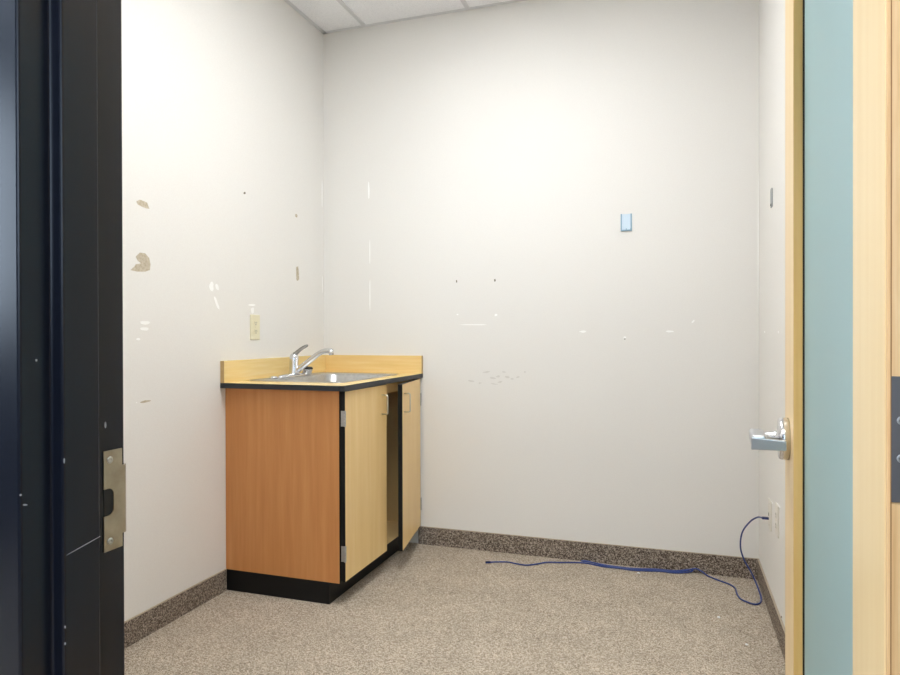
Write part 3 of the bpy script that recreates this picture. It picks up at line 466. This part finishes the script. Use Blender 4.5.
DZ0, DZ1, DTH = 0.101, 0.886, 0.0215
def cab_door(y0, y1, M, hinge_low, label):
    """closed door spanning y0..y1 at the front; black edges, maple face"""
    b = new(); box(b, FX - DTH, FX, y0 + 0.0012, y1 - 0.0012, DZ0 + 0.0012, DZ1 - 0.0012, 0, M)
    d = tag(obj('door', b, MAPLE, cab), label)
    b = new(); xa, xb = FX - DTH - 0.0001, FX - 0.0004
    box(b, xa, xb, y0, y0 + 0.0013, DZ0, DZ1, 0, M); box(b, xa, xb, y1 - 0.0013, y1, DZ0, DZ1, 0, M)
    box(b, xa, xb, y0, y1, DZ0, DZ0 + 0.0013, 0, M); box(b, xa, xb, y0, y1, DZ1 - 0.0013, DZ1, 0, M)
    tag(obj('edge_band', b, BLACKLAM, d), 'black edge band')
    fy = y1 if hinge_low else y0; s = -1 if hinge_low else 1
    hy = fy + s * (0.054 if hinge_low else 0.038)
    za, zb = 0.752, 0.840
    pth = [(FX - 0.0005, hy, za), (FX + 0.021, hy, za)] + [(FX + 0.021 + 0.008 * math.sin(t), hy, za + 0.008 * (1 - math.cos(t))) for t in [PI / 2 * k / 5 for k in range(1, 6)]]
    pth += [(FX + 0.021 + 0.008 * math.cos(t), hy, zb - 0.008 + 0.008 * math.sin(t)) for t in [PI / 2 * k / 5 for k in range(0, 6)]] + [(FX - 0.0005, hy, zb)]
    b = new(); tube(b, pth, 0.0038, 12, M); tag(obj('handle', b, NICKEL, d), 'silver wire pull')
    ey = y0 if hinge_low else y1
    for zc in (0.774, 0.216):
        b = new()
        if hinge_low:
            box(b, FX - 0.018, FX + 0.0016, ey - 0.0028, ey - 0.0004, zc - 0.032, zc + 0.032, 0.0005, M)
            box(b, FX - 0.001, FX + 0.0016, ey - 0.0028, ey + 0.006, zc - 0.032, zc + 0.032, 0.0005, M)
            for k in range(5): tube(b, [M @ Vector((FX + 0.001, ey - 0.0035, zc - 0.033 + k * 0.0134)), M @ Vector((FX + 0.001, ey - 0.0035, zc - 0.033 + k * 0.0134 + 0.0124))], 0.0037, 14)
        else:
            box(b, FX - 0.018, FX + 0.0016, ey + 0.0004, ey + 0.0028, zc - 0.032, zc + 0.032, 0.0005, M)
            box(b, FX - 0.001, FX + 0.0016, ey - 0.006, ey + 0.0028, zc - 0.032, zc + 0.032, 0.0005, M)
            for k in range(5): tube(b, [M @ Vector((FX + 0.001, ey + 0.0035, zc - 0.033 + k * 0.0134)), M @ Vector((FX + 0.001, ey + 0.0035, zc - 0.033 + k * 0.0134 + 0.0124))], 0.0037, 14)
        obj('hinge', b, HINGEG, d)
    return d
I4 = Matrix.Identity(4)
cab_door(2.449, 2.866, I4, True, 'closed maple door')
PV = Vector((FX, 3.304, 0))
RM = Matrix.Translation(PV) @ Matrix.Rotation(-math.radians(-9.8), 4, 'Z') @ Matrix.Translation(-PV)
cab_door(2.879, 3.304, RM, False, 'maple door standing ajar')

# ------------------------------------------------------------------ countertop with black front edge and backsplashes, hole cut for the sink
TX1, TY0 = -1.2735, 2.411; TZ0, TZ1 = 0.8897, 0.912
SX0, SX1, SY0, SY1 = -1.832, -1.352, 2.548, 3.180      # sink rim
top = empty('countertop', ((XL + TX1) / 2, (TY0 + YB) / 2, TZ0), 'maple laminate countertop with black edge in the corner', 'countertop')
HX0, HX1, HY0, HY1 = SX0 + 0.012, SX1 - 0.012, SY0 + 0.012, SY1 - 0.012
b = new(); xw, yw = XL + 0.001, YB - 0.001
fr = 0.018; fx, fy = TX1 - 0.002, TY0 + 0.002
prism(b, [(xw, fy), (fx - fr, fy)] + [(fx - fr + fr * math.sin(t), fy + fr - fr * math.cos(t)) for t in [PI / 2 * k / 6 for k in range(1, 7)]] + [(fx, HY0), (xw, HY0)], 'z', TZ0, TZ1)
for x0, x1, y0, y1 in ((xw, TX1 - 0.002, HY1, yw), (xw, HX0, HY0, HY1), (HX1, TX1 - 0.002, HY0, HY1)):
    box(b, x0, x1, y0, y1, TZ0, TZ1)
obj('slab', b, MAPLETOP, top)
b = new(); rr = 0.020
pl = [(xw, TY0), (TX1 - rr, TY0)] + [(TX1 - rr + rr * math.sin(t), TY0 + rr - rr * math.cos(t)) for t in [PI / 2 * k / 6 for k in range(1, 7)]] + [(TX1, yw), (TX1 - 0.002, yw), (TX1 - 0.002, TY0 + rr)]
pl += [(TX1 - rr + (rr - 0.002) * math.cos(t), TY0 + rr - (rr - 0.002) * math.sin(t)) for t in [PI / 2 * k / 6 for k in range(1, 7)]] + [(xw, TY0 + 0.002)]
prism(b, pl, 'z', TZ0 - 0.0003, TZ1 - 0.0006); tag(obj('edge_band', b, mat('black_counter_edge', (34, 38, 44), 0.4, 0, 0.5), top), 'black front edge')
BS = 1.007
b = new(); box(b, xw, XL + 0.0205, TY0 + 0.0012, yw, TZ1, BS, 0.0008); o = obj('backsplash', b, MAPLETOP, top)
b = new(); box(b, xw, XL + 0.0203, TY0, TY0 + 0.0013, TZ1, BS - 0.0004); obj('end_cap', b, MAPLEEND, o)
b = new(); box(b, XL + 0.0207, TX1 - 0.0012, YB - 0.0205, yw, TZ1, BS, 0.0008); o = obj('backsplash', b, MAPLETOPX, top)
b = new(); box(b, TX1 - 0.0013, TX1, YB - 0.0203, yw, TZ1, BS - 0.0004); obj('end_cap', b, MAPLEEND, o)

# ------------------------------------------------------------------ stainless drop-in sink: rim, faucet ledge, bowl
sink = empty('kitchen_sink', ((SX0 + SX1) / 2, (SY0 + SY1) / 2, TZ1), 'stainless steel single bowl drop-in sink in the countertop', 'sink')
BX0, BX1, BY0, BY1 = -1.735, -1.385, 2.590, 3.138
def loft(loops, bm):
    rings = [[bm.verts.new(p) for p in lp] for lp in loops]
    for a, c in zip(rings, rings[1:]):
        n = len(a)
        for k in range(n):
            f = bm.faces.new((a[k], a[(k + 1) % n], c[(k + 1) % n], c[k])); f.smooth = True
    return rings
def ring(x0, x1, y0, y1, r, z): return [(p, q, z) for p, q in rrect(x0, x1, y0, y1, r, 8)]
b = new(); zt = TZ1
loops = [ring(SX0, SX1, SY0, SY1, 0.03, zt + 0.0002), ring(SX0 + 0.003, SX1 - 0.003, SY0 + 0.003, SY1 - 0.003, 0.028, zt + 0.004),
         ring(SX0 + 0.010, SX1 - 0.010, SY0 + 0.010, SY1 - 0.010, 0.024, zt + 0.0045), ring(SX0 + 0.015, SX1 - 0.015, SY0 + 0.015, SY1 - 0.015, 0.022, zt + 0.0018),
         ring(BX0 - 0.006, BX1 + 0.006, BY0 - 0.006, BY1 + 0.006, 0.066, zt + 0.0012), ring(BX0, BX1, BY0, BY1, 0.06, zt - 0.004),
         ring(BX0 + 0.006, BX1 - 0.006, BY0 + 0.006, BY1 - 0.006, 0.058, zt - 0.135), ring(BX0 + 0.020, BX1 - 0.020, BY0 + 0.020, BY1 - 0.020, 0.052, zt - 0.158),
         ring(BX0 + 0.05, BX1 - 0.05, BY0 + 0.05, BY1 - 0.05, 0.05, zt - 0.164), ring(-1.600, -1.520, 2.824, 2.904, 0.0399, zt - 0.167)]
R_ = loft(loops, b); b.faces.new(R_[-1])
# underside shell so the bowl has thickness
under = [ring(SX0, SX1, SY0, SY1, 0.03, zt + 0.0002), ring(BX0 - 0.003, BX1 + 0.003, BY0 - 0.003, BY1 + 0.003, 0.062, zt - 0.006),
         ring(BX0 + 0.004, BX1 - 0.004, BY0 + 0.004, BY1 - 0.004, 0.06, zt - 0.14), ring(BX0 + 0.03, BX1 - 0.03, BY0 + 0.03, BY1 - 0.03, 0.05, zt - 0.1665)]
U_ = loft([l[::-1] for l in under], b); b.faces.new(U_[-1])
bmesh.ops.remove_doubles(b, verts=b.verts[:], dist=1e-6)
obj('basin', b, STEEL, sink)
b = new(); lathe(b, [(0.0, zt - 0.1665), (0.043, zt - 0.1665), (0.043, zt - 0.1645), (0.036, zt - 0.1635), (0.030, zt - 0.1662), (0.0, zt - 0.1662)], (-1.56, 2.864, 0), (0, 0, 1)); obj('drain', b, CHROME, sink)
b = new(); lathe(b, [(0.021, 0), (0.021, 0.007), (0.017, 0.011), (0.0, 0.013)], (-1.787, 2.692, zt + 0.0017), (0, 0, 1)); obj('hole_cover', b, CHROME, sink)

# ------------------------------------------------------------------ single lever faucet on the sink ledge
FXX, FY = -1.780, 2.862; fz = zt + 0.0016
fc = empty('faucet', (FXX, FY, fz), 'chrome single lever kitchen faucet on the sink ledge', 'faucet')
b = new(); pl = []
for k in range(48):
    t = 2 * PI * k / 48; cx, cy = math.cos(t), math.sin(t)
    pl.append((FXX + 0.028 * math.copysign(abs(cx) ** 0.8, cx), FY - 0.022 + 0.115 * math.copysign(abs(cy) ** 0.7, cy)))
lps = [[(FXX + (p - FXX) * s, FY + (q - FY + 0.022) * s2 - 0.022, fz + h) for p, q in pl] for s, s2, h in ((1, 1, 0), (1, 1, 0.005), (0.92, 0.97, 0.010), (0.7, 0.8, 0.0145), (0.3, 0.3, 0.018))]
R_ = loft(lps, b); b.faces.new(R_[-1]); b.faces.new(R_[0][::-1]); obj('deck_plate', b, CHROME, fc)
b = new(); lathe(b, [(0.030, 0.008), (0.0275, 0.020), (0.0245, 0.030), (0.0235, 0.060), (0.0225, 0.085), (0.0215, 0.098), (0.018, 0.108), (0.010, 0.114), (0.0, 0.116)], (FXX, FY, fz), (0, 0, 1)); obj('body', b, CHROME, fc)
b = new(); sp = smooth_path([(FXX + 0.010, FY, fz + 0.024), (FXX + 0.055, FY, fz + 0.056), (FXX + 0.10, FY, fz + 0.088), (FXX + 0.138, FY, fz + 0.114), (FXX + 0.162, FY, fz + 0.125), (FXX + 0.187, FY, fz + 0.129), (FXX + 0.207, FY, fz + 0.129)], 6)
tube(b, sp, [0.0145 - 0.0030 * min(1, i / (len(sp) - 1) * 1.3) for i in range(len(sp))], 16)
tube(b, [(FXX + 0.203, FY, fz + 0.136), (FXX + 0.207, FY, fz + 0.108)], 0.0118, 18); obj('spout', b, CHROME, fc)
b = new(); hp = smooth_path([(FXX + 0.004, FY, fz + 0.108), (FXX + 0.020, FY + 0.004, fz + 0.124), (FXX + 0.042, FY + 0.008, fz + 0.141), (FXX + 0.070, FY + 0.014, fz + 0.155)], 6)
tube(b, hp, [0.0135, 0.013, 0.012, 0.011, 0.0102, 0.0098, 0.0094, 0.009, 0.0088, 0.0086, 0.0085, 0.0084, 0.0082, 0.0080, 0.0078, 0.0074, 0.0068, 0.0058, 0.0035][:len(hp)], 14)
obj('lever', b, mat('brushed_lever', (150, 148, 146), 0.25, 1.0), fc)

# basket strainer left standing beside the faucet
stx, sty = -1.785, 2.992
st = empty('sink_strainer', (stx, sty, fz), 'small steel basket strainer with black stopper beside the faucet', 'strainer')
st.location.z = zt + 0.002
sz = zt + 0.0020
b = new(); lathe(b, [(0.0, 0.0), (0.018, 0.0), (0.023, 0.005), (0.0265, 0.024), (0.029, 0.028), (0.029, 0.030), (0.0, 0.030)], (stx, sty, sz), (0, 0, 1)); obj('basket', b, CHROME, st)
b = new(); lathe(b, [(0.0, 0.030), (0.0295, 0.030), (0.0300, 0.036), (0.024, 0.041), (0.0, 0.041)], (stx, sty, sz), (0, 0, 1)); obj('stopper', b, RUBBER, st)
b = new(); lathe(b, [(0.0022, 0.037), (0.0022, 0.049), (0.0055, 0.051), (0.0055, 0.057), (0.0, 0.058)], (stx, sty, sz), (0, 0, 1), 16); obj('knob', b, RUBBER, st)

# ------------------------------------------------------------------ wall plates
def plate(name, c, axis, w, h, m, label, cat, group=None, duplex=True, inward=1):
    """plate on a wall of constant x facing inward (+1 into +x, -1 into -x)"""
    x, y, z = c
    r = empty(name, (x, y, z), label, cat, group)
    def bx(bm, d0, d1, y0, y1, z0, z1, bev=0.0):
        xs = sorted((x + inward * d0, x + inward * d1)); box(bm, xs[0], xs[1], y + y0, y + y1, z + z0, z + z1, bev)
    b = new(); bx(b, -0.0005, 0.0055, -w / 2, w / 2, -h / 2, h / 2, 0.0022); obj('cover_plate', b, m, r)
    if duplex:
        for dz in (0.0195, -0.0195):
            b = new(); pts = [(y + 0.0165 * math.cos(t), z + dz + max(-0.0125, min(0.0125, 0.017 * math.sin(t)))) for t in [2 * PI * k / 28 for k in range(28)]]
            xs = sorted((x + inward * 0.004, x + inward * 0.0075)); prism(b, pts, 'x', xs[0], xs[1]); rc = obj('receptacle', b, m, r)
            b = new(); bx(b, 0.0070, 0.0078, -0.0078, -0.0054, dz - 0.003, dz + 0.0065); bx(b, 0.0070, 0.0078, 0.0054, 0.0078, dz - 0.002, dz + 0.0060)
            bx(b, 0.0070, 0.0078, -0.0022, 0.0022, dz - 0.0100, dz - 0.0055); obj('slots', b, SLOT, rc)
        b = new(); lathe(b, [(0.003, 0.005), (0.003, 0.0065), (0.0, 0.0068)], (x, y, z), (inward, 0, 0), 14); obj('screw', b, IVORY, r)
    else:
        b = new(); bx(b, 0.004, 0.0072, -0.0110, 0.0110, -0.016, 0.016, 0.0008); jk = obj('data_jack', b, m, r)
        b = new(); bx(b, 0.0068, 0.0076, -0.0065, 0.0065, -0.006, 0.007); obj('socket', b, SLOT, jk)
        for dz in (0.042, -0.042):
            b = new(); lathe(b, [(0.003, 0.005), (0.003, 0.0065), (0.0, 0.0068)], (x, y, z + dz), (inward, 0, 0), 14); obj('screw', b, SCREW, r)
    return r
pl_ = plate('wall_outlet', (XL, 2.662, 1.156), 'x', 0.072, 0.117, IVORY, 'ivory duplex outlet on the left wall above the counter', 'outlet', 'duplex wall outlets')
plate('wall_outlet', (XR, 2.735, 0.425), 'x', 0.072, 0.117, WHITEP, 'white duplex outlet low on the right wall next to the door', 'outlet', 'duplex wall outlets', inward=-1)
plate('data_wall_plate', (XR, 2.930, 0.395), 'x', 0.072, 0.117, WHITEP, 'white data jack plate the blue cable plugs into', 'wall plate', duplex=False, inward=-1)

# blue wiring box let into the back wall
bb = empty('electrical_box', (-0.2205, YB, 1.661), 'small light blue wiring box in the back wall', 'wiring box')
b = new(); box(b, -0.2430, -0.1980, YB - 0.0015, YB + 0.002, 1.623, 1.699, 0.0005); obj('box_back', b, BLUEBOX, bb)
b = new(); box(b, -0.2465, -0.2405, YB - 0.006, YB + 0.002, 1.620, 1.700, 0.0008); box(b, -0.2005, -0.1945, YB - 0.006, YB + 0.002, 1.620, 1.700, 0.0008); box(b, -0.2465, -0.1945, YB - 0.0062, YB + 0.002, 1.617, 1.6235, 0.0008)
obj('box_rim', b, BLUERIM, bb)
for x in (-0.2205, -0.2): 
    b = new(); box(b, x - 0.002, x + 0.002, YB - 0.008, YB, 1.6225, 1.629, 0.0006); obj('screw_tab', b, BLUERIM, bb)
# narrow grey bracket on the right wall
br = empty('wall_bracket', (XR, 2.890, 1.655), 'narrow grey metal bracket high on the right wall', 'bracket')
b = new(); pts = [(2.890 + p, 1.655 + q) for p, q in rrect(-0.021, 0.021, -0.037, 0.037, 0.010, 6)]; prism(b, pts, 'x', XR - 0.004, XR + 0.0005); obj('back_plate', b, GREYM, br)
b = new(); lathe(b, [(0.005, 0), (0.005, 0.002), (0.0, 0.003)], (XR - 0.004, 2.890, 1.628), (-1, 0, 0), 16); obj('screw', b, mat('bracket_screw', (92, 94, 96), 0.4, 0.8), br)

# ------------------------------------------------------------------ blue network cable lying along the back wall
cb = empty('network_cable', (-0.865, 3.134, 0), 'long blue network cable lying along the back baseboard', 'cable')
zf = 0.0042
front = [(-0.855, 3.140, zf), (-0.825, 3.154, zf), (-0.774, 3.169, zf), (-0.721, 3.157, zf), (-0.676, 3.156, zf), (-0.63, 3.190, zf), (-0.592, 3.226, zf), (-0.531, 3.243, zf), (-0.455, 3.268, zf),
         (-0.400, 3.272, zf), (-0.350, 3.258, zf), (-0.317, 3.249, zf), (-0.247, 3.252, zf), (-0.191, 3.245, zf), (-0.133, 3.254, zf), (-0.066, 3.270, zf), (-0.012, 3.270, zf), (0.030, 3.277, zf + 0.001)]
back = [(0.066, 3.292, zf + 0.004), (0.080, 3.3045, zf + 0.010), (0.058, 3.3045, zf + 0.010), (0.0, 3.298, zf), (-0.08, 3.293, zf), (-0.19, 3.268, zf), (-0.30, 3.272, zf), (-0.37, 3.2895, zf), (-0.405, 3.301, zf + 0.001),
        (-0.430, 3.296, zf + 0.002), (-0.428, 3.284, zf + 0.004)]
mid = [(-0.38, 3.283, zf + 0.003), (-0.31, 3.261, zf + 0.001), (-0.20, 3.257, zf), (-0.10, 3.277, zf), (0.0, 3.284, zf), (0.045, 3.294, zf + 0.006), (0.090, 3.3040, zf + 0.018), (0.118, 3.296, zf + 0.012), (0.145, 3.274, zf + 0.001), (0.186, 3.235, zf), (0.229, 3.198, zf), (0.251, 3.156, zf),
       (0.253, 3.090, zf), (0.264, 3.033, zf), (0.295, 3.0, zf), (0.317, 2.994, zf), (0.338, 3.022, zf), (0.345, 3.075, 0.008)]
rise = [(0.338, 3.130, 0.030), (0.318, 3.165, 0.075), (0.288, 3.165, 0.130), (0.272, 3.150, 0.190), (0.276, 3.110, 0.265), (0.300, 3.050, 0.328), (0.322, 2.985, 0.366), (0.335, 2.930, 0.379)]
b = new(); tube(b, smooth_path(front + back + mid + rise, 7), 0.0034, 10); obj('cord', b, BLUECABLE, cb)
b = new(); box(b, -0.012, 0.012, -0.0058, 0.0058, -0.004, 0.004, 0.001, Matrix.Translation((-0.866, 3.134, 0.0045)) @ Matrix.Rotation(math.radians(27), 4, 'Z')); tag(obj('plug', b, PLUGM, cb), 'dark blue plug end lying on the carpet')
b = new(); box(b, 0.333, XR - 0.0068, 2.9240, 2.9360, 0.3745, 0.3835, 0.001); tag(obj('plug', b, PLUGM, cb), 'dark blue plug in the data jack')

# crumbs of plaster on the carpet
for (x, y, s, lab) in ((-0.160, 3.215, 0.0065, 'tiny white plaster crumb beside the blue cable'), (0.165, 2.815, 0.006, 'tiny white plaster crumb on the carpet near the right baseboard'), (0.245, 2.60, 0.005, 'tiny white plaster crumb on the carpet nearest the open door')):
    b = new(); bmesh.ops.create_icosphere(b, subdivisions=2, radius=s)
    for v in b.verts: v.co = Vector((v.co.x * (1 + random.uniform(-.2, .2)) + x, v.co.y * (1 + random.uniform(-.2, .2)) + y, max(0.0, v.co.z * 0.6 + s * 0.5)))
    tag(obj('plaster_crumb', b, SPACK), lab, 'crumb', 'plaster crumbs on the carpet')

# ------------------------------------------------------------------ recessed ceiling lights, the corridor one added
def troffer(x0, x1, y0, y1, glow, label):
    t = empty('ceiling_light', ((x0 + x1) / 2, (y0 + y1) / 2, CEIL), label, 'ceiling light')
    b = new(); w = 0.02
    for a in ((x0, x1, y0, y0 + w), (x0, x1, y1 - w, y1), (x0, x0 + w, y0 + w, y1 - w), (x1 - w, x1, y0 + w, y1 - w)): box(b, *a, CEIL - 0.006, CEIL + 0.001, 0.001)
    obj('housing_rim', b, GRIDM, t)
    b = new(); box(b, x0 + w, x1 - w, y0 + w, y1 - w, CEIL - 0.004, CEIL + 0.001); obj('diffuser', b, glow, t)
troffer(-1.001, -0.435, 1.292, 2.488, LAMP, 'recessed rectangular fluorescent light over the empty room')
troffer(-0.95, 0.25, -0.60, 0.0, LAMPFILL, 'added unseen ceiling light over the corridor')  # unseen corridor light, added to brighten the door face and glass

# ------------------------------------------------------------------ world, camera, colour
w = bpy.data.worlds.new('world'); S.world = w; w.use_nodes = True
w.node_tree.nodes['Background'].inputs[0].default_value = (0.75, 0.85, 1.0, 1); w.node_tree.nodes['Background'].inputs[1].default_value = 0.3
cd = bpy.data.cameras.new('camera'); cam = bpy.data.objects.new('camera', cd); C.objects.link(cam); S.camera = cam
cd.sensor_width = 36.0; cd.lens = 664.5 / 900 * 36.0; cd.clip_start = 0.02
cam.matrix_world = Matrix(((0.94737425, 6.85699e-4, 0.32012741, 0), (0.32011981, 5.18372e-3, -0.94736288, 0), (-0.00230906, 0.99998633, 0.00469142, 1.12), (0, 0, 0, 1)))
S.view_settings.view_transform = 'Standard'; S.view_settings.look = 'None'; S.view_settings.gamma = 1.0; S.view_settings.exposure = 0.3
S.view_settings.use_curve_mapping = False
